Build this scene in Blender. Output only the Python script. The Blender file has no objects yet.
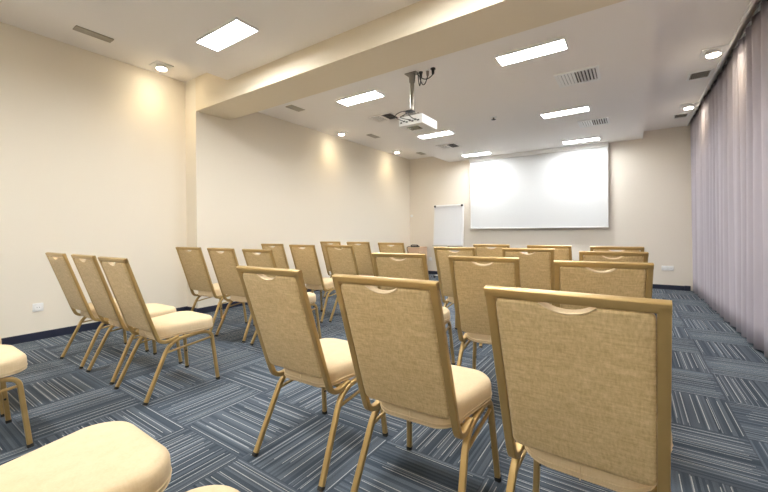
import bpy, bmesh, math, random
from mathutils import Vector, Matrix
random.seed(7)
SC = bpy.context.scene
COL = SC.collection
S = 0.93

# ------------------------------------------------------------------ room numbers (metres)
XL, XL2, YB, YF = -5.086, -4.818, 8.319, -3.2
XR = 0.857                 # plane of the curtain
XW = 1.20                  # window wall behind it
ZC, ZC2, ZD, ZB, ZR = 3.167, 2.968, 2.770, 2.720, 2.903
YP, YP2 = 2.634, 3.129
XPL, XPR = -3.70, 0.182
XPN, ZN = -4.095, 2.962
TILE = 0.515

# ------------------------------------------------------------------ materials
def mat(name, col, rough=0.6, metal=0.0, spec=0.5, noise=None, bump=None, emit=None):
    """col = linear rgb; noise = (scale, amount) colour variation; bump = (scale, strength)"""
    m = bpy.data.materials.new(name); m.use_nodes = True
    nt = m.node_tree; N = nt.nodes; L = nt.links
    b = N['Principled BSDF']
    b.inputs['Base Color'].default_value = (*col, 1)
    b.inputs['Roughness'].default_value = rough
    b.inputs['Metallic'].default_value = metal
    b.inputs['Specular IOR Level'].default_value = spec
    tc = N.new('ShaderNodeTexCoord')
    if noise:
        n = N.new('ShaderNodeTexNoise'); n.inputs['Scale'].default_value = noise[0]; n.inputs['Detail'].default_value = 4
        r = N.new('ShaderNodeMapRange'); r.inputs['To Min'].default_value = 1 - noise[1]; r.inputs['To Max'].default_value = 1 + noise[1]
        mx = N.new('ShaderNodeMix'); mx.data_type = 'RGBA'; mx.blend_type = 'MULTIPLY'; mx.inputs['Factor'].default_value = 1
        mx.inputs[6].default_value = (*col, 1)
        L.new(tc.outputs['Object'], n.inputs['Vector']); L.new(n.outputs['Fac'], r.inputs['Value'])
        L.new(r.outputs['Result'], mx.inputs[7]); L.new(mx.outputs[2], b.inputs['Base Color'])
    if bump:
        n2 = N.new('ShaderNodeTexNoise'); n2.inputs['Scale'].default_value = bump[0]; n2.inputs['Detail'].default_value = 3
        bp = N.new('ShaderNodeBump'); bp.inputs['Strength'].default_value = bump[1]; bp.inputs['Distance'].default_value = 0.01
        L.new(tc.outputs['Object'], n2.inputs['Vector']); L.new(n2.outputs['Fac'], bp.inputs['Height']); L.new(bp.outputs['Normal'], b.inputs['Normal'])
    if emit:
        b.inputs['Emission Color'].default_value = (*emit[0], 1); b.inputs['Emission Strength'].default_value = emit[1]
    return m

M = {}
M['wall'] = mat('cream_wall_paint', (0.85, 0.775, 0.65), 0.75, spec=0.25, bump=(180, 0.04))
M['wall_back'] = mat('beige_wallcovering', (0.86, 0.785, 0.68), 0.8, spec=0.2, noise=(60, 0.02), bump=(250, 0.06))
M['ceil'] = mat('ceiling_paint', (0.93, 0.885, 0.845), 0.85, spec=0.2, bump=(120, 0.03))
M['beam'] = mat('beam_paint', (0.82, 0.72, 0.56), 0.8, spec=0.2)
M['base'] = mat('navy_baseboard', (0.018, 0.022, 0.045), 0.45)
M['metal'] = mat('gold_painted_metal', (0.51, 0.345, 0.135), 0.34, metal=0.5, spec=0.5, noise=(25, 0.05))
M['rubber'] = mat('black_rubber', (0.02, 0.018, 0.016), 0.6)
M['white'] = mat('white_plastic', (0.85, 0.84, 0.81), 0.4)
M['whitem'] = mat('white_enamel_metal', (0.90, 0.89, 0.87), 0.4)
M['gfx'] = mat('vent_grey_metal', (0.42, 0.38, 0.32), 0.5, metal=0.3)
M['dark'] = mat('dark_duct', (0.035, 0.03, 0.026), 0.8)
M['black'] = mat('black_plastic', (0.015, 0.015, 0.016), 0.4)
M['steel'] = mat('brushed_grey_steel', (0.30, 0.27, 0.23), 0.4, metal=0.7)
M['screen'] = mat('matt_screen_white', (0.78, 0.785, 0.78), 0.9, spec=0.1)
M['paper'] = mat('flipchart_paper', (0.88, 0.89, 0.91), 0.7, spec=0.2)
M['wood'] = mat('light_wood_veneer', (0.80, 0.55, 0.36), 0.5, noise=(8, 0.12))
M['panel_light'] = mat('panel_diffuser', (1, 1, 1), 0.5, emit=((0.95, 0.98, 1.0), 38))
M['spot_light'] = mat('downlight_lens', (1, 1, 1), 0.5, emit=((1.0, 0.90, 0.70), 40))
M['lens'] = mat('projector_glass', (0.10, 0.12, 0.09), 0.15)

def carpet():
    m = bpy.data.materials.new('striped_carpet_tiles'); m.use_nodes = True
    nt = m.node_tree; N = nt.nodes; L = nt.links; b = N['Principled BSDF']
    b.inputs['Roughness'].default_value = 0.85; b.inputs['Specular IOR Level'].default_value = 0.25
    def mth(op, a, c=None, d=None):
        n = N.new('ShaderNodeMath'); n.operation = op
        for i, v in enumerate((a, c, d)):
            if v is None: continue
            if isinstance(v, (int, float)): n.inputs[i].default_value = v
            else: L.new(v, n.inputs[i])
        return n.outputs[0]
    tc = N.new('ShaderNodeTexCoord'); sp = N.new('ShaderNodeSeparateXYZ'); L.new(tc.outputs['Object'], sp.inputs[0])
    tx = mth('DIVIDE', mth('ADD', sp.outputs[0], 0.025 + TILE * 40), TILE)
    ty = mth('DIVIDE', mth('ADD', sp.outputs[1], -2.607 + TILE * 40), TILE)
    ix = mth('FLOOR', tx); iy = mth('FLOOR', ty); fx = mth('SUBTRACT', tx, ix); fy = mth('SUBTRACT', ty, iy)
    par = mth('MODULO', mth('ADD', ix, iy), 2.0)                 # 0: stripes run along Y
    def mixf(f, a, c):
        n = N.new('ShaderNodeMix'); L.new(f, n.inputs['Factor']); L.new(a, n.inputs[2]); L.new(c, n.inputs[3]); return n.outputs[0]
    v = mixf(par, fx, fy)         # across the stripes
    u = mixf(par, fy, fx)         # along the stripes
    seed = mth('ADD', mth('MULTIPLY', ix, 17.31), mth('MULTIPLY', iy, 5.77))
    def white(a, w):
        n = N.new('ShaderNodeTexWhiteNoise'); n.noise_dimensions = '2D'
        cb = N.new('ShaderNodeCombineXYZ'); L.new(a, cb.inputs[0]); L.new(w, cb.inputs[1]); L.new(cb.outputs[0], n.inputs['Vector']); return n.outputs['Value'], n.outputs['Color']
    # fine yarn rows
    s1 = mth('FLOOR', mth('MULTIPLY', v, 46)); w1, _ = white(s1, seed)
    # pale accent lines, each with its own start and end
    k = 12.0
    vv = mth('MULTIPLY', v, k); s2 = mth('FLOOR', vv); f2 = mth('SUBTRACT', vv, s2)
    w2, c2 = white(s2, mth('ADD', seed, 3.3)); sc = N.new('ShaderNodeSeparateColor'); L.new(c2, sc.inputs[0])
    cen = mth('ADD', mth('MULTIPLY', sc.outputs[0], 0.5), 0.25)
    line = mth('LESS_THAN', mth('ABSOLUTE', mth('SUBTRACT', f2, cen)), 0.042)
    st = mth('MULTIPLY', sc.outputs[1], 0.22); en = mth('SUBTRACT', 1.0, mth('MULTIPLY', sc.outputs[2], 0.10))
    inside = mth('MULTIPLY', mth('GREATER_THAN', u, st), mth('LESS_THAN', u, en))
    on = mth('GREATER_THAN', w2, 0.12)
    acc = mth('MULTIPLY', mth('MULTIPLY', line, inside), on)
    # second finer set
    k3 = 19.0
    v3 = mth('MULTIPLY', v, k3); s3 = mth('FLOOR', v3); f3 = mth('SUBTRACT', v3, s3)
    w3, c3 = white(s3, mth('ADD', seed, 9.1))
    acc3 = mth('MULTIPLY', mth('LESS_THAN', mth('ABSOLUTE', mth('SUBTRACT', f3, 0.5)), 0.09), mth('GREATER_THAN', w3, 0.55))
    wt, ct = white(ix, iy)
    base = N.new('ShaderNodeMix'); base.data_type = 'RGBA'
    base.inputs[6].default_value = (0.034, 0.048, 0.066, 1); base.inputs[7].default_value = (0.105, 0.128, 0.155, 1)
    L.new(w1, base.inputs['Factor'])
    tone = N.new('ShaderNodeMix'); tone.data_type = 'RGBA'; tone.blend_type = 'MULTIPLY'; tone.inputs['Factor'].default_value = 1
    g = mth('ADD', mth('MULTIPLY', wt, 0.22), 0.86)
    L.new(base.outputs[2], tone.inputs[6]); L.new(g, tone.inputs[7])
    m3 = N.new('ShaderNodeMix'); m3.data_type = 'RGBA'; m3.inputs[7].default_value = (0.30, 0.32, 0.35, 1)
    L.new(mth('MULTIPLY', acc3, 0.55), m3.inputs['Factor']); L.new(tone.outputs[2], m3.inputs[6])
    m2 = N.new('ShaderNodeMix'); m2.data_type = 'RGBA'; m2.inputs[7].default_value = (0.56, 0.57, 0.55, 1)
    nz = N.new('ShaderNodeTexNoise'); nz.inputs['Scale'].default_value = 160; L.new(tc.outputs['Object'], nz.inputs['Vector'])
    L.new(mth('MULTIPLY', acc, mth('ADD', mth('MULTIPLY', nz.outputs['Fac'], 0.7), 0.35)), m2.inputs['Factor']); L.new(m3.outputs[2], m2.inputs[6])
    # pile speckle
    n2 = N.new('ShaderNodeTexNoise'); n2.inputs['Scale'].default_value = 260; n2.inputs['Detail'].default_value = 2; L.new(tc.outputs['Object'], n2.inputs['Vector'])
    sp2 = N.new('ShaderNodeMix'); sp2.data_type = 'RGBA'; sp2.blend_type = 'MULTIPLY'; sp2.inputs['Factor'].default_value = 1
    L.new(m2.outputs[2], sp2.inputs[6]); L.new(mth('ADD', mth('MULTIPLY', n2.outputs['Fac'], 0.9), 0.55), sp2.inputs[7])
    # tile seam
    ed = mth('MINIMUM', mth('MINIMUM', fx, mth('SUBTRACT', 1, fx)), mth('MINIMUM', fy, mth('SUBTRACT', 1, fy)))
    seam = mth('LESS_THAN', ed, 0.006)
    sm = N.new('ShaderNodeMix'); sm.data_type = 'RGBA'; sm.inputs[7].default_value = (0.03, 0.035, 0.05, 1)
    L.new(mth('MULTIPLY', seam, 0.4), sm.inputs['Factor']); L.new(sp2.outputs[2], sm.inputs[6])
    L.new(sm.outputs[2], b.inputs['Base Color'])
    bp = N.new('ShaderNodeBump'); bp.inputs['Strength'].default_value = 0.35; bp.inputs['Distance'].default_value = 0.004
    L.new(n2.outputs['Fac'], bp.inputs['Height']); L.new(bp.outputs['Normal'], b.inputs['Normal'])
    return m
M['carpet'] = carpet()

def linen(name, c0, c1, amount):
    m = bpy.data.materials.new(name); m.use_nodes = True
    nt = m.node_tree; N = nt.nodes; L = nt.links; b = N['Principled BSDF']
    b.inputs['Roughness'].default_value = 0.8; b.inputs['Specular IOR Level'].default_value = 0.25
    b.inputs['Sheen Weight'].default_value = 0.15
    tc = N.new('ShaderNodeTexCoord')
    outs = []
    for sc in ((170, 170, 22), (22, 22, 170)):
        mp = N.new('ShaderNodeMapping'); mp.inputs['Scale'].default_value = sc
        n = N.new('ShaderNodeTexNoise'); n.inputs['Scale'].default_value = 1; n.inputs['Detail'].default_value = 4; n.inputs['Roughness'].default_value = 0.65
        L.new(tc.outputs['Object'], mp.inputs[0]); L.new(mp.outputs[0], n.inputs['Vector']); outs.append(n.outputs['Fac'])
    a = N.new('ShaderNodeMath'); a.operation = 'ADD'; L.new(outs[0], a.inputs[0]); L.new(outs[1], a.inputs[1])
    r = N.new('ShaderNodeMapRange'); r.inputs['From Min'].default_value = 1 - amount; r.inputs['From Max'].default_value = 1 + amount
    L.new(a.outputs[0], r.inputs['Value'])
    mx = N.new('ShaderNodeMix'); mx.data_type = 'RGBA'; mx.inputs[6].default_value = (*c0, 1); mx.inputs[7].default_value = (*c1, 1)
    L.new(r.outputs['Result'], mx.inputs['Factor']); L.new(mx.outputs[2], b.inputs['Base Color'])
    bp = N.new('ShaderNodeBump'); bp.inputs['Strength'].default_value = 0.25; bp.inputs['Distance'].default_value = 0.002
    L.new(a.outputs[0], bp.inputs['Height']); L.new(bp.outputs['Normal'], b.inputs['Normal'])
    return m
M['back'] = linen('brown_gold_linen', (0.45, 0.31, 0.135), (0.76, 0.575, 0.31), 0.38)
M['seat'] = linen('cream_gold_seat_fabric', (0.71, 0.545, 0.325), (0.79, 0.63, 0.405), 0.35)
M['curtain'] = mat('lilac_grey_curtain_cloth', (0.46, 0.42, 0.465), 0.7, spec=0.3, noise=(3, 0.04), bump=(400, 0.05))

# ------------------------------------------------------------------ mesh helpers
def box(bm, x0, x1, y0, y1, z0, z1, bev=0.0, mtx=None):
    r = bmesh.ops.create_cube(bm, size=1)
    vs = r['verts']
    bmesh.ops.transform(bm, matrix=Matrix.Translation(((x0+x1)/2, (y0+y1)/2, (z0+z1)/2)) @ Matrix.Diagonal((abs(x1-x0), abs(y1-y0), abs(z1-z0), 1)), verts=vs)
    if bev:
        es = list({e for v in vs for e in v.link_edges})
        rr = bmesh.ops.bevel(bm, geom=es, offset=bev, segments=2, affect='EDGES', profile=0.6)
        vs = list({v for f in rr['faces'] for v in f.verts} | {v for v in vs if v.is_valid})
    if mtx is not None: bmesh.ops.transform(bm, matrix=mtx, verts=vs)

def cyl(bm, c, r, h, axis='Z', seg=24, r2=None):
    R = {'Z': Matrix.Identity(4), 'X': Matrix.Rotation(math.pi/2, 4, 'Y'), 'Y': Matrix.Rotation(math.pi/2, 4, 'X')}[axis]
    bmesh.ops.create_cone(bm, cap_ends=True, segments=seg, radius1=r, radius2=r if r2 is None else r2, depth=h, matrix=Matrix.Translation(c) @ R)

def section(w, h, rad, n=3):
    pts = []
    for sx, sy, a0 in ((1, 1, 0), (-1, 1, 90), (-1, -1, 180), (1, -1, 270)):
        for i in range(n+1):
            a = math.radians(a0 + 90*i/n)
            pts.append((sx*(w/2-rad) + rad*math.cos(a), sy*(h/2-rad) + rad*math.sin(a)))
    return pts

def sweep(bm, pts, sec, side=Vector((1, 0, 0)), cap=True):
    """sweep a section along pts; section x goes with `side`, section y with side x tangent"""
    pts = [Vector(p) for p in pts]; rings = []
    n = len(pts)
    for i, p in enumerate(pts):
        t = ((pts[min(i+1, n-1)]-p).normalized() + (p-pts[max(i-1, 0)]).normalized()).normalized()
        s = (side - t*side.dot(t)).normalized(); q = s.cross(t)
        k = 1.0
        rings.append([bm.verts.new(p + s*a + q*b) for a, b in sec])
    m = len(sec)
    for a, b in zip(rings, rings[1:]):
        for j in range(m):
            bm.faces.new((a[j], a[(j+1) % m], b[(j+1) % m], b[j]))
    if cap:
        bm.faces.new(rings[0][::-1]); bm.faces.new(rings[-1])

def smooth_path(pts, rad, seg=6):
    """round the corners of a polyline"""
    pts = [Vector(p) for p in pts]; out = [pts[0]]
    for i in range(1, len(pts)-1):
        p, a, b = pts[i], pts[i-1], pts[i+1]
        r = rad[i-1] if isinstance(rad, (list, tuple)) else rad
        da, db = (a-p), (b-p)
        d = min(r, da.length*0.48, db.length*0.48)
        A = p + da.normalized()*d; B = p + db.normalized()*d
        for k in range(seg+1):
            t = k/seg
            out.append(A*(1-t)**2 + p*2*t*(1-t) + B*t*t)
    out.append(pts[-1])
    return out

def tube(bm, pts, r, seg=8):
    sec = [(r*math.cos(2*math.pi*i/seg), r*math.sin(2*math.pi*i/seg)) for i in range(seg)]
    pts = [Vector(p) for p in pts]
    d = (pts[-1]-pts[0]).normalized()
    side = Vector((0.31, 0.17, 0.93)) if abs(d.z) < 0.8 else Vector((0.9, 0.3, 0.1))
    sweep(bm, pts, sec, side=side)

def obj(name, bm, m, parent=None, smooth=None, loc=None):
    bmesh.ops.recalc_face_normals(bm, faces=bm.faces)
    me = bpy.data.meshes.new(name); bm.to_mesh(me); bm.free()
    o = bpy.data.objects.new(name, me); COL.objects.link(o)
    me.materials.append(m)
    if smooth is not None:
        for p in me.polygons: p.use_smooth = True
        if smooth < 180: me.set_sharp_from_angle(angle=math.radians(smooth))
    if parent: o.parent = parent
    if loc: o.location = loc
    return o

def thing(name, label, cat, loc=(0, 0, 0), rotz=0.0, group=None):
    o = bpy.data.objects.new(name, None); COL.objects.link(o)
    o.empty_display_size = 0.1
    o.location = loc; o.rotation_euler = (0, 0, rotz); o['label'] = label; o['category'] = cat
    if group: o['group'] = group
    return o

def tag(o, label, cat, group=None):
    o['label'] = label; o['category'] = cat
    if group: o['group'] = group
    return o

def struct(name, bm, m):
    o = obj(name, bm, m); o['kind'] = 'structure'; return o

def dup(root, loc, rotz, label, group=None):
    r = root.copy(); COL.objects.link(r); r.location = loc; r.rotation_euler = (0, 0, rotz); r['label'] = label
    if group: r['group'] = group
    for ch in list(root.children):
        c = ch.copy(); COL.objects.link(c); c.parent = r
        for g in list(ch.children):
            d = g.copy(); COL.objects.link(d); d.parent = c
    return r

# ------------------------------------------------------------------ the room
bm = bmesh.new(); box(bm, XL-0.3, XW+0.2, YF-0.1, YB+0.2, -0.1, 0); struct('floor', bm, M['carpet'])
# left wall: near part set back, far part (with the pilaster under the beam) 27 cm further in
bm = bmesh.new()
prof = [(XL-0.3, YF-0.1), (XL, YF-0.1), (XL, YP), (XL2, YP), (XL2, YB+0.2), (XL-0.3, YB+0.2)]
lo = [bm.verts.new((x, y, 0)) for x, y in prof]; hi = [bm.verts.new((x, y, 3.35)) for x, y in prof]
bm.faces.new(lo[::-1]); bm.faces.new(hi)
for i in range(len(prof)):
    j = (i+1) % len(prof); bm.faces.new((lo[i], lo[j], hi[j], hi[i]))
struct('wall_left', bm, M['wall'])
bm = bmesh.new(); box(bm, XL2, XW+0.2, YB, YB+0.2, 0, 3.3); struct('wall_back', bm, M['wall_back'])
bm = bmesh.new(); box(bm, XW, XW+0.2, YF, YB, 0, 3.35); struct('wall_right', bm, M['wall'])
bm = bmesh.new(); box(bm, XL, XW+0.2, YF-0.1, YF, 0, 3.35); struct('wall_front', bm, M['wall'])
# ceilings: upper fields, then the lowered panels, then the beam
bm = bmesh.new(); box(bm, XL, XPN, YF, YP, ZC, ZC+0.15); struct('ceiling', bm, M['ceil'])
bm = bmesh.new(); box(bm, XL2, XPL, YP2, YB, ZC2, ZC2+0.15); struct('ceiling', bm, M['ceil'])
bm = bmesh.new(); box(bm, XPR, XR-0.055, YP2, YB, ZR, ZR+0.2); struct('ceiling', bm, M['ceil'])
bm = bmesh.new(); box(bm, XPR, XR-0.055, YF, YP, ZN+0.12, 3.32); struct('ceiling', bm, M['ceil'])
bm = bmesh.new(); box(bm, XR-0.055, XW, YF, YB, ZR+0.19, ZR+0.42); struct('ceiling', bm, M['ceil'])
bm = bmesh.new(); box(bm, XPN, XPR, YF, YP, ZN, 3.32); struct('ceiling', bm, M['ceil'])
bm = bmesh.new(); box(bm, XPL, XPR, YP2, YB, ZD, 3.1); struct('ceiling', bm, M['ceil'])
bm = bmesh.new(); box(bm, XL2, XR-0.055, YP, YP2, ZB, 3.3); struct('trim_1', bm, M['beam'])
# baseboards
bh, bt = 0.079, 0.014
bm = bmesh.new(); box(bm, XL, XL+bt, YF, YP, 0, bh); box(bm, XL+bt, XL2+bt, YP-bt, YP, 0, bh); box(bm, XL2, XL2+bt, YP, YB-bt, 0, bh)
struct('baseboard_left', bm, M['base'])
bm = bmesh.new(); box(bm, XL2, XR-0.09, YB-bt, YB, 0, bh); box(bm, XR-0.09, XR-0.01, YB-bt-0.012, YB, 0, bh+0.006); struct('baseboard_back', bm, M['base'])

# ------------------------------------------------------------------ banquet chair
OY = 0.35        # template y (0 = back top edge) is shifted so the Empty stands under the seat
HW = 0.407/2     # half width of the back frame
FW = 0.437/2     # half width between the feet
SEC = section(0.024, 0.022, 0.006)

def yz(x, pts): return [Vector((x, y-OY, z)) for y, z in pts]

def make_chair(label):
    t = thing('banquet_chair', label, 'chair')
    # --- back frame: two J shaped uprights and a top bar
    bm = bmesh.new()
    secb = section(0.026, 0.022, 0.004)
    J = [(0.006, 0.924), (0.168, 0.440), (0.194, 0.374), (0.240, 0.358), (0.320, 0.376)]
    for s in (-1, 1):
        p = smooth_path(yz(s*(HW-0.013), J), [0.05, 0.06, 0.03, 0.03], 5)
        sweep(bm, p, secb)
    up = Vector((0, -(0.168-0.006), (0.924-0.440))).normalized()
    c = Vector((0, 0.006-OY, 0.924)) 
    # top bar, section turned to lie in the plane of the back
    nrm = Vector((0, up.z, -up.y))
    sec2 = section(0.022, 0.027, 0.004)
    p0 = c + up*(-0.003)
    sweep(bm, [p0 + Vector((-HW, 0, 0)), p0 + Vector((HW, 0, 0))], sec2, side=nrm)
    obj('back_frame', bm, M['metal'], t, smooth=40)
    # --- padded backrest with the scooped hand hole
    w, top, bot = HW-0.0264, 0.0, 0.512
    def outline(ins):
        pts = []; r = 0.022; hw, hd, y0 = 0.064, 0.024, 0.0165   # scoop half width, depth; y0 = gap down from bar centre
        W = w-ins; T = y0+ins; Bt = bot-ins
        for i in range(6):
            a = math.radians(90 + 90*i/5); pts.append((-W + r + r*math.cos(a), T + r - r*math.sin(a)))
        for i in range(5):
            a = math.radians(180 + 90*i/4); pts.append((-W + r + r*math.cos(a), Bt - r - r*math.sin(a)))
        for i in range(5):
            a = math.radians(270 + 90*i/4); pts.append((W - r + r*math.cos(a), Bt - r - r*math.sin(a)))
        for i in range(6):
            a = math.radians(0 + 90*i/5); pts.append((W - r + r*math.cos(a), T + r - r*math.sin(a)))
        for i in range(15):
            q = 1 - 2*i/14
            x = q*(hw+ins*0.6)
            pts.append((x, T + hd*(1-abs(q)**2.2)))
        return pts
    def place(x, d, n):   # d down from the bar, n towards the sitter
        return c + up*(-d) + nrm*n + Vector((x, 0, 0))
    bm = bmesh.new()
    prof = [(0.012, -0.0115), (0.004, -0.0105), (0.0, -0.006), (0.0, 0.008), (0.004, 0.015), (0.012, 0.018)]
    rings = []
    for ins, n in prof:
        rings.append([bm.verts.new(place(x, d, n)) for x, d in outline(ins)])
    m = len(rings[0])
    for a, b in zip(rings, rings[1:]):
        for j in range(m): bm.faces.new((a[j], a[(j+1) % m], b[(j+1) % m], b[j]))
    f1 = bm.faces.new(rings[0][::-1]); f2 = bm.faces.new(rings[-1])
    bmesh.ops.triangulate(bm, faces=[f1, f2])
    br = obj('backrest', bm, M['back'], t, smooth=50)
    # piping bead round both edges of the hand hole
    bm = bmesh.new()
    o2 = outline(0.001)[-15:]
    pp = [place(x, d, 0.0) for x, d in o2]
    sweep(bm, pp, section(0.024, 0.0035, 0.0015), side=nrm)
    obj('hand_hole_trim', bm, M['seat'], br, smooth=50)
    # --- seat cushion
    y0, y1, hw = 0.212, 0.594, 0.219
    def seat_outline(ins):
        pts = []
        for cx, cy, r, a0 in ((hw, y1, 0.105, 0), (-hw, y1, 0.105, 90), (-(hw-0.040), y0, 0.09, 180), (hw-0.040, y0, 0.09, 270)):
            sx = 1 if cx > 0 else -1; sy = 1 if cy == y1 else -1
            for i in range(9):
                a = math.radians(a0 + 90*i/8); rr = max(r-ins, 0.01)
                x = cx - sx*r + rr*math.cos(a); y = cy - sy*r + rr*math.sin(a)
                if cy == y1: y += 0.012*(1-(x/hw)**2)      # the front edge bows out
                else: y -= 0.018*(1-(x/hw)**2)
                pts.append((x, y))
        return pts
    bm = bmesh.new(); rings = []
    for ins, z in ((0.030, 0.380), (0.010, 0.381), (0.002, 0.388), (0.0, 0.402), (0.000, 0.425), (0.0015, 0.444), (0.006, 0.456), (0.015, 0.465), (0.032, 0.471), (0.080, 0.475)):
        ring = []
        for x, y in seat_outline(ins):
            zz = z - 0.016*max(0, (0.34-y)/0.15) + (0.006*math.sin((y-y0)/(y1-y0)*math.pi) if z < 0.39 else 0)
            ring.append(bm.verts.new((x, y-OY, zz)))
        rings.append(ring)
    m = len(rings[0])
    for a, b in zip(rings, rings[1:]):
        for j in range(m): bm.faces.new((a[j], a[(j+1) % m], b[(j+1) % m], b[j]))
    bm.faces.new(rings[0][::-1]); f = bm.faces.new(rings[-1])
    seat = obj('seat', bm, M['seat'], t, smooth=60)
    bm = bmesh.new()
    for ins, z in ((0.0015, 0.390), (-0.0005, 0.404)):
        o = seat_outline(ins); pts = [Vector((x, y-OY, z-0.016*max(0, (0.34-y)/0.15))) for x, y in o]; pts.append(pts[0])
        tube(bm, pts, 0.0022, 6)
    tube(bm, [Vector((0, y0-OY-0.0195, 0.372)), Vector((0, y0-OY-0.0195, 0.412))], 0.0022, 6)   # centre seam at the rear
    obj('piping', bm, M['seat'], seat, smooth=180)
    # --- side frames: leg, rail, leg
    rear_foot, front_foot = (0.096, 0.0), (0.591, 0.0)
    full = [rear_foot, (0.262, 0.360), (0.470, 0.376), (0.555, 0.358), front_foot]
    xs = {0: FW, 1: FW-0.006, 2: FW-0.012}
    def side_path(s):
        P = []
        for y, z in full:
            P.append(Vector((s*(FW - 0.022*min(1, z/0.35)), y-OY, z)))
        return smooth_path(P, [0.085, 0.045, 0.06], 7)
    bm_rail = bmesh.new()
    for s in (-1, 1):
        P = side_path(s)
        # cut the continuous tube where the bends begin
        i1 = 1 + 4; i2 = len(P) - 2 - 4
        for k, seg in (('rear', P[:i1+1]), ('front', P[i2:])):
            bm = bmesh.new(); sweep(bm, seg, SEC)
            leg = obj('leg', bm, M['metal'], t, smooth=40)
            foot = seg[0] if k == 'rear' else seg[-1]
            nxt = seg[1] if k == 'rear' else seg[-2]
            d = (nxt-foot).normalized()
            bm = bmesh.new(); sweep(bm, [foot - d*0.0, foot + d*0.016], section(0.028, 0.026, 0.008))
            bmesh.ops.translate(bm, vec=(0, 0, 0.001), verts=bm.verts)
            for v in bm.verts: v.co.z = max(v.co.z, 0.0)
            obj('rubber_foot', bm, M['rubber'], leg, smooth=40)
            if k == 'front':
                for zf in (0.42, 0.75):
                    bm = bmesh.new(); q = foot.lerp(seg[1], zf); cyl(bm, q + Vector((-s*0.0125, 0, 0)), 0.006, 0.006, 'X', 10)
                    obj('bumper', bm, M['rubber'], leg)
        sweep(bm_rail, P[i1:i2+1], SEC, cap=False)
    for y, z in ((0.285, 0.364), (0.50, 0.366)):
        sweep(bm_rail, [Vector((-(FW-0.025), y-OY, z)), Vector((FW-0.025, y-OY, z))], section(0.018, 0.018, 0.004), side=Vector((0, 1, 0)))
    obj('seat_frame', bm_rail, M['metal'], t, smooth=40)
    for s in (-1, 1):
        bm = bmesh.new(); x = s*(FW-0.020)
        sweep(bm, [Vector((x, 0.236-OY, 0.290)), Vector((x, 0.562-OY, 0.322))], section(0.013, 0.013, 0.004))
        obj('stretcher', bm, M['metal'], t, smooth=40)
    return t

G = 'banquet chairs set out in theatre rows'
def row_label(n): return n
# (x, y, yaw) of the top of the back, before the scale S; label tells which one
chairs = [
 ((-0.144, 1.056, -2.0), 'largest gold banquet chair in the right foreground, woven back facing the camera'),
 ((-0.741, 1.065, 1.8), 'gold banquet chair in the centre foreground, directly left of the largest foreground chair'),
 ((-1.405, 1.091, 0.5), 'gold banquet chair on the aisle, leftmost of the three large foreground chairs'),
 ((-2.984, 1.028, 0.2), 'gold banquet chair by the left wall with all legs showing, rightmost of three overlapping'),
 ((-3.582, 1.039, 0.9), 'gold banquet chair in front of the left wall socket, middle of the three overlapping backs'),
 ((-4.201, 1.025, 1.2), 'gold banquet chair closest to the white socket on the left wall, leftmost complete chair'),
 ((-0.130, 2.158, 7.4), 'gold banquet chair directly behind the largest foreground chair, nearest the curtain in second row'),
 ((-0.777, 2.236, 4.9), 'gold banquet chair seen between the two largest foreground backs, second row'),
 ((-1.447, 2.310, 7.3), 'gold banquet chair whose back rises behind the centre foreground chair, second row aisle seat'),
 ((-3.040, 2.248, 0.2), 'gold banquet chair in left second row, half hidden by the aisle foreground chair'),
 ((-3.654, 2.245, 3.0), 'gold banquet chair below the pilaster, middle seat of left block second row'),
 ((-4.291, 2.235, 6.3), 'gold banquet chair against the pilaster corner, seat nearest the wall in left second row'),
 ((-0.118, 3.185, 9.0), 'gold banquet chair third from the camera in the column beside the curtain'),
 ((-0.782, 3.453, 8.0), 'gold banquet chair in the third row, middle column of right block, overlapped by second row'),
 ((-1.487, 3.436, 1.2), 'gold banquet chair in the third row, its back just below the flipchart'),
 ((-2.998, 3.407, 1.9), 'gold banquet chair in left third row on the aisle, nearest the right block'),
 ((-3.542, 3.307, 1.8), 'gold banquet chair middle of left third row, whole back standing clear against the wall'),
 ((-4.308, 3.449, 3.0), 'gold banquet chair in left third row nearest the wall, mostly behind the next seat'),
 ((-0.122, 4.136, 6.0), 'gold banquet chair in the farthest row, only top rail showing, nearest the curtain'),
 ((-0.737, 4.212, 0.0), 'gold banquet chair in the farthest row, top rail below the right part of the screen'),
 ((-1.381, 4.277, -3.0), 'gold banquet chair in the farthest row, top rail below the left end of the screen'),
 ((-2.898, 4.428, 0.1), 'gold banquet chair in the farthest row in front of the small wooden table'),
 ((-3.623, 4.582, 2.3), 'gold banquet chair in the farthest row of left block, middle column'),
 ((-4.288, 4.657, 2.5), 'gold banquet chair in the farthest row of left block, nearest the left wall'),
 ((-2.984, -0.075, 0.2), 'gold banquet chair cut by the left picture edge, rounded seat corner and front leg showing'),
 ((-3.590, -0.075, 0.2), 'gold banquet chair almost out of view at left edge, behind the cropped seat corner'),
 ((-1.360, -0.075, -1.0), 'gold banquet chair at the bottom left corner, large cream seat seen from above'),
 ((-0.745, -0.066, 0.0), 'gold banquet chair at the bottom edge, only the rounded front of its seat showing'),
]
first = None
for (x, y, a), lab in chairs:
    ya = math.radians(a)
    lx = x*S - math.sin(ya)*OY; ly = y*S + math.cos(ya)*OY
    if first is None:
        first = make_chair(lab); first['group'] = G; first.location = (lx, ly, 0); first.rotation_euler = (0, 0, ya)
    else:
        dup(first, (lx, ly, 0), ya, lab, G)

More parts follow.
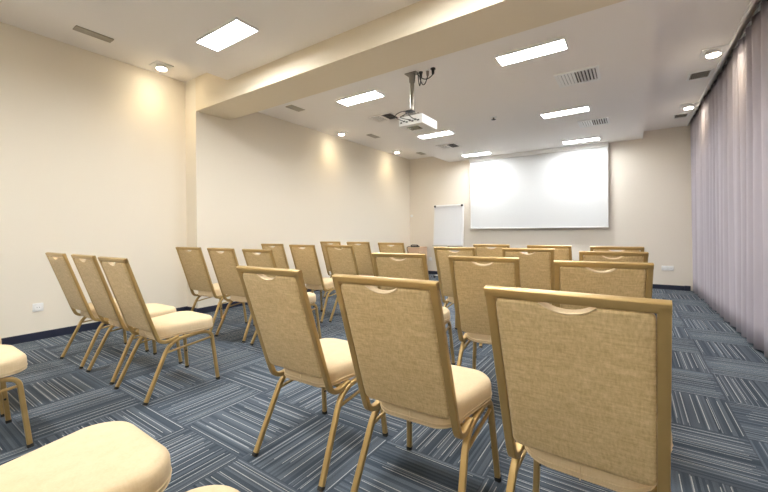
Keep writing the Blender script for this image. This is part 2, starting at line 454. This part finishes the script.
# ------------------------------------------------------------------ ceiling lights in the lowered panels
def light_panel(label):
    t = thing('ceiling_light', label, 'ceiling light', group='rectangular ceiling light panels')
    hx, hy = 0.295, 0.098
    bm = bmesh.new(); f = 0.008
    for b in ((-hx-f, hx+f, -hy-f, -hy), (-hx-f, hx+f, hy, hy+f), (-hx-f, -hx, -hy, hy), (hx, hx+f, -hy, hy)):
        box(bm, *b, -0.024, 0.0)
    obj('frame', bm, M['whitem'], t)
    bm = bmesh.new(); box(bm, -hx, hx, -hy, hy, -0.004, 0.0); obj('diffuser', bm, M['panel_light'], t)
    return t
LX, RX = -2.80, -0.775
lights = [
 ((LX, 3.615), 'bright rectangular ceiling light left of the projector pole, just past the beam'),
 ((LX, 5.735), 'bright rectangular ceiling light just beyond and right of the projector body'),
 ((LX, 7.735), 'bright rectangular ceiling light above the left end of the screen'),
 ((RX, 3.62), 'bright rectangular ceiling light right of the projector, largest beyond the beam'),
 ((RX, 5.73), 'bright rectangular ceiling light between the two slatted vents on the right'),
 ((RX, 7.72), 'bright rectangular ceiling light above the right end of the screen'),
 ((LX, 2.025), 'bright rectangular ceiling light nearest the camera, in front of the beam'),
 ((RX, 2.025), 'bright rectangular ceiling light in front of the beam, above the picture edge'),
 ((LX, -0.2), 'bright rectangular ceiling light over the left rear of the room, out of view'),
 ((RX, -0.2), 'bright rectangular ceiling light over the camera, out of view'),
 ((LX, -2.1), 'bright rectangular ceiling light at the rear left end of the room, out of view'),
 ((RX, -2.1), 'bright rectangular ceiling light at the rear right end of the room, out of view'),
]
lp = None
for (x, y), lab in lights:
    if y < YP: x, z, sc = x*1.127, ZN, 1.09
    else: z, sc = ZD, 1.0
    if lp is None: lp = light_panel(lab); lp.location = (x, y, z)
    else: dup(lp, (x, y, z), 0, lab, 'rectangular ceiling light panels').scale = (sc, sc, 1)

# ------------------------------------------------------------------ square downlights
def downlight(label):
    t = thing('downlight', label, 'downlight', group='square downlights')
    bm = bmesh.new(); box(bm, -0.1, 0.1, -0.1, 0.1, -0.012, 0, 0.003); obj('square_plate', bm, M['whitem'], t)
    bm = bmesh.new(); cyl(bm, (0, 0, -0.028), 0.062, 0.032, seg=32); obj('lamp_housing', bm, M['whitem'], t, smooth=40)
    bm = bmesh.new(); cyl(bm, (0, 0, -0.048), 0.052, 0.008, seg=32); obj('lens', bm, M['spot_light'], t, smooth=40)
    return t
downs = [
 ((-4.80, 2.20, ZC), 'square downlight with warm lamp in near left corner, before the beam'),
 ((-4.52, 5.25, ZC2), 'square downlight by the left wall, nearer one beyond the beam'),
 ((-4.52, 7.22, ZC2), 'square downlight by the left wall, farthest, close to the back corner'),
 ((0.70, 4.98, ZR), 'square downlight beside the curtain, nearer of the two'),
 ((0.70, 6.95, ZR), 'square downlight beside the curtain, farther, above the back right corner'),
 ((-4.80, 0.05, ZC), 'square downlight over the left wall near the camera, out of view'),
 ((0.70, 3.40, ZR), 'square downlight beside the curtain, above the picture edge'),
 ((0.70, 1.40, ZN+0.12), 'square downlight beside the curtain before the beam, out of view'),
]
dl = None
for i, ((x, y, z), lab) in enumerate(downs):
    if dl is None: dl = downlight(lab); dl.location = (x, y, z)
    else: dup(dl, (x, y, z), 0, lab, 'square downlights')
    L = bpy.data.lights.new('downlight_beam', 'SPOT'); L.energy = 9 if x < 0 else 5; L.color = (1, 0.76, 0.42); L.spot_size = math.radians(125); L.spot_blend = 0.9; L.shadow_soft_size = 0.05
    lo_ = bpy.data.objects.new('downlight_beam', L); COL.objects.link(lo_); lo_.location = (x, y, z-0.06)

# ------------------------------------------------------------------ vents
def slatted_vent(label, sx, sy, n, loc, frame_m, slat_m, along='x', tilt=0.6, group=None, fr=0.022, half=False):
    """square grille: frame, dark duct backing, n slats"""
    t = thing('ceiling_vent', label, 'ceiling vent', loc, group=group)
    hx, hy = sx/2, sy/2
    bm = bmesh.new()
    for b in ((-hx, hx, -hy, -hy+fr), (-hx, hx, hy-fr, hy), (-hx, -hx+fr, -hy+fr, hy-fr), (hx-fr, hx, -hy+fr, hy-fr)):
        box(bm, *b, -0.012, 0.0)
    obj('frame', bm, frame_m, t)
    bm = bmesh.new(); box(bm, -hx+fr, hx-fr, -hy+fr, hy-fr, -0.002, 0.0); obj('backing', bm, M['dark'], t)
    for i in range(n):
        bm = bmesh.new()
        q = (i+0.5)/n
        if along == 'y':
            px = -hx+fr + q*(sx-2*fr); tl = tilt if (not half or q > 0.5) else -tilt
            wd = (sx-2*fr)/n*0.40
            if half and q < 0.5: wd = (sx-2*fr)/n*0.47; tl = 0.15
            box(bm, -wd, wd, -hy+fr, hy-fr, -0.0008, 0.0008, mtx=Matrix.Translation((px, 0, -0.007)) @ Matrix.Rotation(tl, 4, 'Y'))
        else:
            py = -hy+fr + q*(sy-2*fr); wd = (sy-2*fr)/n*0.40
            box(bm, -hx+fr, hx-fr, -wd, wd, -0.0008, 0.0008, mtx=Matrix.Translation((0, py, -0.007)) @ Matrix.Rotation(tilt, 4, 'X'))
        obj('slat', bm, slat_m, t)
    return t
slatted_vent('white square slatted vent in lowered ceiling right side, nearer of two', 0.42, 0.41, 11, (-0.48, 4.525, ZD), M['whitem'], M['whitem'], 'y', -0.75, 'white slatted vents', half=True, fr=0.032)
slatted_vent('white square slatted vent in lowered ceiling right side, above the screen', 0.42, 0.40, 11, (-0.48, 6.575, ZD), M['whitem'], M['whitem'], 'y', -0.75, 'white slatted vents', half=True, fr=0.032)
slatted_vent('square ceiling vent half hidden left of the projector', 0.40, 0.30, 13, (-3.00, 4.46, ZD), M['ceil'], M['ceil'], 'y', 0.55, 'left slatted vents', half=True, fr=0.02)
slatted_vent('square ceiling vent beyond the projector, between the left light panels', 0.40, 0.36, 13, (-2.99, 6.70, ZD), M['ceil'], M['ceil'], 'y', 0.55, 'left slatted vents', half=True, fr=0.02)
for x, y, z, sx, sy, lab in (
    (-4.61, 1.455, ZC, 0.105, 0.32, 'long narrow grey grille in the near left ceiling'),
    (-4.165, 3.82, ZC2, 0.20, 0.26, 'grey grille along the left wall, just past the beam'),
    (-4.155, 5.82, ZC2, 0.18, 0.29, 'grey grille along the left wall, between the downlights'),
    (-4.16, 7.80, ZC2, 0.20, 0.27, 'grey grille along the left wall, nearest the back corner')):
    slatted_vent(lab, sx, sy, 6, (x, y, z), M['gfx'], M['gfx'], 'y', -0.25, 'grey ceiling grilles', fr=0.012)
slatted_vent('dark grille with pale frame beside the curtain, nearer one', 0.22, 0.27, 9, (0.672, 5.65, ZR), M['whitem'], M['gfx'], 'y', -0.6, 'grilles beside the curtain', fr=0.022)
slatted_vent('dark grille with pale frame beside the curtain, near the back wall', 0.20, 0.25, 9, (0.662, 7.50, ZR), M['whitem'], M['gfx'], 'y', -0.6, 'grilles beside the curtain', fr=0.022)

# smoke detector / sprinkler
t = thing('sprinkler', 'tiny dark sprinkler head in the middle of the lowered ceiling', 'sprinkler', (-1.685, 5.40, ZD+0.002))
bm = bmesh.new(); cyl(bm, (0, 0, -0.006), 0.045, 0.012, seg=24); obj('flange', bm, M['whitem'], t, smooth=40)
bm = bmesh.new(); cyl(bm, (0, 0, -0.022), 0.012, 0.022, seg=12); cyl(bm, (0, 0, -0.036), 0.034, 0.008, seg=20, r2=0.02); obj('head', bm, M['dark'], t, smooth=40)

# ------------------------------------------------------------------ projector on its pole
t = thing('projector', 'white ceiling projector with cables plugged in the rear, below grey pole', 'projector', (-1.93, 3.50, 2.215))
PX, PY = 0.15, 0.165
bm = bmesh.new(); box(bm, -0.118, 0.165, -0.19, 0.165, -0.015, 0.085, 0.014); obj('body', bm, M['white'], t, smooth=40)
for i in range(7):
    bm = bmesh.new(); box(bm, -0.095+i*0.034, -0.073+i*0.034, -0.194, -0.186, 0.012+0.012*(i % 2), 0.026+0.012*(i % 2)); obj('port', bm, M['black'], t)
for i in range(6):
    bm = bmesh.new(); box(bm, 0.163, 0.167, -0.10+i*0.03, -0.082+i*0.03, 0.02, 0.065); obj('air_vent', bm, M['whitem'], t)
bm = bmesh.new(); cyl(bm, (-0.03, 0.17, 0.035), 0.032, 0.03, 'Y'); obj('lens', bm, M['lens'], t, smooth=40)
bm = bmesh.new(); box(bm, -0.06, 0.07, -0.12, 0.0, -0.020, -0.014); obj('bottom_cover', bm, M['lens'], t)
t2 = thing('projector_mount', 'grey steel ceiling pole and plate carrying the projector', 'projector mount', (-1.93, 3.40, ZD))
bm = bmesh.new(); box(bm, -0.068, 0.068, -0.045, 0.045, -0.008, 0, 0.002); obj('ceiling_plate', bm, M['steel'], t2)
bm = bmesh.new(); cyl(bm, (0, 0, -0.05), 0.032, 0.085, seg=20, r2=0.036); cyl(bm, (0, 0, -0.225), 0.022, 0.33, seg=20); cyl(bm, (0.002, 0, -0.39), 0.017, 0.10, seg=20); obj('pole', bm, M['steel'], t2, smooth=40)
bm = bmesh.new()
box(bm, -0.05, 0.05, -0.04, 0.06, -0.440, -0.432); box(bm, -0.10, -0.085, -0.05, 0.12, -0.452, -0.444); box(bm, 0.085, 0.10, -0.05, 0.12, -0.452, -0.444); box(bm, -0.10, 0.10, 0.0, 0.02, -0.446, -0.438)
for sx in (-0.0925, 0.0925):
    cyl(bm, (sx, 0.06, -0.457), 0.006, 0.02)
obj('bracket', bm, M['steel'], t2)
bm = bmesh.new(); box(bm, -0.06, 0.02, -0.05, 0.03, -0.432, -0.395, 0.008); obj('tilt_joint', bm, M['black'], t2)
# ceiling sockets and plugs with the hanging cables
def arc(a, b, sag, n=14):
    a, b = Vector(a), Vector(b)
    return [a.lerp(b, i/n) + Vector((0, 0, -sag*4*(i/n)*(1-i/n))) for i in range(n+1)]
for i, (x, y) in enumerate(((-1.835, 3.42), (-1.755, 3.42), (-1.69, 3.415))):
    p = thing('cable_plug', ('black plug in the ceiling next to the projector mount plate', 'pale plug in the ceiling, middle of the three by the projector', 'big black plug in the ceiling, farthest right of the projector')[i], 'plug', (x, y, ZD), group='plugs above the projector')
    bm = bmesh.new(); cyl(bm, (0, 0, -0.006), 0.022 if i != 2 else 0.026, 0.012, seg=16); obj('socket', bm, M['white'] if i == 1 else M['black'], p, smooth=40)
    bm = bmesh.new(); cyl(bm, (0, 0, -0.035), 0.012, 0.05, seg=12, r2=0.016); obj('plug_body', bm, M['steel'] if i == 1 else M['black'], p, smooth=40)
for i, (a, b, sag) in enumerate((((-1.857, 3.40, ZD-0.03), (-1.835, 3.42, ZD-0.06), 0.10), ((-1.857, 3.43, ZD-0.04), (-1.755, 3.42, ZD-0.06), 0.09), ((-1.857, 3.38, ZD-0.025), (-1.69, 3.415, ZD-0.06), 0.055))):
    bm = bmesh.new(); tube(bm, arc(a, b, sag), 0.005, 6)
    tag(obj('cable', bm, M['black'], smooth=180), ('short black cable looping to the plug next to the mount plate', 'grey-black cable sagging to the pale middle plug', 'long black cable hanging to the rightmost ceiling plug')[i], 'cable', 'cables above the projector')
for i, pts in enumerate(([(-1.95, 3.343, 2.36), (-2.03, 3.34, 2.37), (-2.09, 3.30, 2.33), (-2.05, 3.27, 2.28), (-1.98, 3.285, 2.245), (-1.96, 3.305, 2.235)],
                         [(-1.93, 3.343, 2.35), (-1.99, 3.325, 2.32), (-2.02, 3.28, 2.29), (-1.96, 3.265, 2.26), (-1.90, 3.285, 2.245), (-1.893, 3.305, 2.24)],
                         [(-1.92, 3.343, 2.34), (-1.94, 3.30, 2.33), (-1.90, 3.27, 2.29), (-1.86, 3.275, 2.25), (-1.825, 3.305, 2.24)])):
    bm = bmesh.new(); tube(bm, smooth_path(pts, 0.04, 4), 0.0045, 6)
    tag(obj('cable', bm, M['black'], smooth=180), ('outer black cable looping left behind the projector', 'middle black cable curling into the projector rear', 'innermost black cable dropping straight into the projector rear')[i], 'cable', 'cables behind the projector')

# ------------------------------------------------------------------ projection screen
t = thing('projection_screen', 'large white pull-down projection screen on the back wall', 'projection screen', (-1.745, YB-0.06, 0))
hw = 1.374
bm = bmesh.new(); box(bm, -hw-0.01, hw+0.01, -0.085, 0.059, 2.685, ZD-0.002, 0.006); obj('case', bm, M['whitem'], t, smooth=40)
bm = bmesh.new(); box(bm, -hw+0.012, hw-0.012, -0.041, -0.039, 1.150, 2.70); obj('screen_cloth', bm, M['screen'], t)
bm = bmesh.new(); box(bm, -hw-0.005, hw+0.005, -0.052, -0.026, 1.128, 1.152, 0.004); obj('bottom_bar', bm, M['whitem'], t, smooth=40)
bm = bmesh.new(); 
for s in (-1, 1): box(bm, s*(hw-0.012), s*(hw+0.002), -0.043, -0.037, 1.15, 2.69)
obj('side_edge', bm, M['whitem'], t)

# ------------------------------------------------------------------ flipchart easel
t = thing('flipchart', 'white flipchart easel with paper pad by the back wall', 'flipchart', (-3.52, 7.80, 0))
tilt = Matrix.Translation((0, 0, 0.75)) @ Matrix.Rotation(math.radians(-4), 4, 'X') @ Matrix.Translation((0, 0, -0.75))
bm = bmesh.new(); box(bm, -0.372, 0.372, 0.0, 0.018, 0.74, 1.70, 0.004, mtx=tilt); obj('board', bm, M['whitem'], t)
bm = bmesh.new(); box(bm, -0.345, 0.345, -0.012, -0.001, 0.775, 1.655, mtx=tilt); obj('paper_pad', bm, M['paper'], t)
bm = bmesh.new(); box(bm, -0.33, 0.33, -0.028, -0.012, 1.655, 1.685, 0.004, mtx=tilt); cl = obj('clamp_bar', bm, M['whitem'], t)
for s in (-1, 1):
    bm = bmesh.new(); box(bm, s*0.335-0.022, s*0.335+0.022, -0.035, 0.0, 1.645, 1.69, 0.006, mtx=tilt); obj('clamp_knob', bm, M['black'], t)
bm = bmesh.new(); box(bm, -0.372, 0.372, -0.035, 0.0, 0.728, 0.742, mtx=tilt); obj('pen_tray', bm, M['steel'], t)
bm = bmesh.new(); cyl(bm, (0, 0.04, 0.64), 0.018, 1.2, seg=14); obj('post', bm, M['steel'], t, smooth=40)
for k in range(5):
    a = math.radians(210 + 72*k); e = Vector((0.33*math.cos(a), 0.04+0.33*math.sin(a), 0.055))
    bm = bmesh.new(); sweep(bm, [Vector((0, 0.04, 0.085)), e], section(0.03, 0.02, 0.004), side=Vector((-math.sin(a), math.cos(a), 0))); lg = obj('leg', bm, M['whitem'], t)
    bm = bmesh.new(); cyl(bm, (e.x, e.y, 0.024), 0.024, 0.022, 'X', 14); box(bm, e.x-0.008, e.x+0.008, e.y-0.008, e.y+0.008, 0.03, 0.06); obj('caster', bm, M['black'], lg, smooth=40)

# ------------------------------------------------------------------ small table in the back corner
t = thing('side_table', 'small light wood box table in the back left corner', 'table', (-4.30, 7.90, 0))
bm = bmesh.new(); box(bm, -0.27, 0.10, -0.20, 0.2, 0.675, 0.70, 0.003); obj('tabletop', bm, M['wood'], t)
for s in (-1, 1):
    bm = bmesh.new(); box(bm, -0.085+s*0.165-0.01, -0.085+s*0.165+0.01, -0.19, 0.19, 0, 0.675); obj('side_panel', bm, M['wood'], t)
bm = bmesh.new(); box(bm, -0.240, 0.070, -0.185, -0.167, 0.06, 0.675); obj('front_panel', bm, M['wood'], t)
t = thing('tabletop_device', 'small black device with a trailing cord on the wooden table', 'device', (-4.38, 7.80, 0.70))
bm = bmesh.new(); box(bm, -0.09, 0.09, -0.07, 0.07, 0, 0.028, 0.01); obj('base', bm, M['black'], t, smooth=40)
bm = bmesh.new(); sweep(bm, smooth_path([(-0.10, -0.03, 0.030), (-0.07, -0.03, 0.05), (0.07, -0.03, 0.05), (0.10, -0.03, 0.030)], 0.03), section(0.03, 0.022, 0.008), side=Vector((0, 1, 0))); obj('cover', bm, M['black'], t, smooth=60)
bm = bmesh.new(); tube(bm, smooth_path([(-0.09, -0.03, 0.02), (-0.14, -0.08, 0.012), (-0.16, -0.112, 0.0), (-0.165, -0.116, -0.06), (-0.12, -0.114, -0.14)], 0.02), 0.006, 6); obj('cord', bm, M['black'], t, smooth=180)

# ------------------------------------------------------------------ wall plates
def socket(label, loc, rotz, w, h, gangs):
    t = thing('wall_socket', label, 'wall socket', loc, rotz, group='white wall sockets')
    bm = bmesh.new(); box(bm, -w/2, w/2, -0.010, 0, -h/2, h/2, 0.004); obj('cover_plate', bm, M['white'], t, smooth=40)
    for i in range(gangs):
        cx = (i-(gangs-1)/2)*(w/gangs)
        bm = bmesh.new(); cyl(bm, (cx, -0.011, 0), min(h, w/gangs)*0.34, 0.006, 'Y', 20); g = obj('outlet', bm, M['whitem'], t, smooth=40)
        bm = bmesh.new()
        for s in (-1, 1): cyl(bm, (cx+s*0.0095, -0.0145, 0), 0.003, 0.002, 'Y', 8)
        obj('pin_hole', bm, M['dark'], g)
    return t
socket('white double wall socket low on the back wall beside the curtain', (0.53, YB, 0.38), 0, 0.175, 0.085, 2)
socket('single white wall socket low on the left wall, before the leftmost chair', (XL, 1.105, 0.335), math.pi/2, 0.085, 0.085, 1)
socket('single white wall socket low on the back wall left of the flipchart', (-4.236, YB, 0.378), 0, 0.085, 0.085, 1)
t = thing('wall_thermostat', 'small round white thermostat on the back wall near the left corner', 'thermostat', (-4.765, YB, 1.487))
bm = bmesh.new(); cyl(bm, (0, -0.009, 0), 0.036, 0.018, 'Y', 28); obj('body', bm, M['white'], t, smooth=40)
bm = bmesh.new(); cyl(bm, (0, -0.021, 0), 0.02, 0.008, 'Y', 24); obj('dial', bm, M['whitem'], t, smooth=40)

# ------------------------------------------------------------------ curtain and its rail
def curtain_mesh(y0, y1, seed):
    rnd = random.Random(seed); bm = bmesh.new()
    # big folds of uneven width with small pleats between
    knots = [y0]; 
    while knots[-1] < y1: knots.append(knots[-1] + rnd.uniform(0.17, 0.32))
    def wave(y, z):
        k = max(i for i in range(len(knots)-1) if knots[i] <= y+1e-6) if y < knots[-1] else len(knots)-2
        q = (y-knots[k])/(knots[k+1]-knots[k]); amp = 0.095 + 0.045*((k*37+seed) % 5)/4
        flare = 0.72 + 0.38*(1-z/2.9)
        w = 0.5-0.5*math.cos(2*math.pi*q)
        w = w**0.6
        x = amp*flare*(1-w) - 0.055*(y-4.0)/4.3
        x += -0.009*math.sin(2*math.pi*(y*9.3+0.12*z)) * (1-0.4*z/2.9)
        x += 0.007*math.sin(2*math.pi*y*14+seed)*max(0, (z-2.3)/0.6)
        return x
    ny = int((y1-y0)/0.011); nz = 14; grid = []
    for j in range(nz+1):
        z = 0.018 + (2.965-0.018)*j/nz
        row = []
        for i in range(ny+1):
            y = y0 + (y1-y0)*i/ny
            sway = 0.018*math.sin(z*1.3 + y*2.1)*(1-z/2.97)
            row.append(bm.verts.new((XR+0.052 + wave(y, z), min(max(y + sway, y0), y1), z)))
        grid.append(row)
    for a, b in zip(grid, grid[1:]):
        for i in range(ny): bm.faces.new((a[i], a[i+1], b[i+1], b[i]))
    return bm
for a, b, sd, lab in ((4.9, 8.285, 3, 'floor-length lilac grey curtain panel reaching the back right corner'),
                      (1.3, 4.885, 8, 'floor-length lilac grey curtain panel nearest the camera at the right picture edge')):
    o = obj('curtain', curtain_mesh(a, b, sd), M['curtain'], smooth=180)
    md = o.modifiers.new('thickness', 'SOLIDIFY'); md.thickness = 0.003
    tag(o, lab, 'curtain', 'floor-length window curtains')
t = thing('curtain_rail', 'white curtain rail strip along the ceiling edge above the curtain', 'curtain rail', (XR-0.03, (YB+YP2)/2, ZR))
ln = (YB-YP2)/2-0.01
bm = bmesh.new(); box(bm, -0.028, -0.004, -ln, ln, -0.012, 0.16, 0.002); obj('fascia', bm, M['whitem'], t)
bm = bmesh.new(); box(bm, 0.078, 0.106, -ln, ln, 0.068, 0.09); obj('track', bm, M['whitem'], t)

# ------------------------------------------------------------------ world, camera, view
w = bpy.data.worlds.new('room_air'); SC.world = w; w.use_nodes = True
w.node_tree.nodes['Background'].inputs[0].default_value = (0.9, 0.88, 0.85, 1); w.node_tree.nodes['Background'].inputs[1].default_value = 0.3

cam = bpy.data.cameras.new('camera'); co = bpy.data.objects.new('camera', cam); COL.objects.link(co); SC.camera = co
F = 364.8; yaw, roll, pit = map(math.radians, (34.184, -0.494, -0.092)); cy = 232.013
cam.sensor_width = 36; cam.lens = F*36/768; cam.shift_y = -(246-cy)/768; cam.clip_start = 0.02
f = Vector((-math.sin(yaw)*math.cos(pit), math.cos(yaw)*math.cos(pit), math.sin(pit)))
r0 = Vector((math.cos(yaw), math.sin(yaw), 0)); u0 = r0.cross(f)
r = r0*math.cos(roll) + u0*math.sin(roll); u = -r0*math.sin(roll) + u0*math.cos(roll)
co.matrix_world = Matrix(((r.x, u.x, -f.x, 0), (r.y, u.y, -f.y, 0), (r.z, u.z, -f.z, 1.17*S), (0, 0, 0, 1)))

SC.view_settings.view_transform = 'Standard'; SC.view_settings.look = 'None'
SC.view_settings.exposure = 1.12; SC.view_settings.gamma = 1; SC.view_settings.use_curve_mapping = False
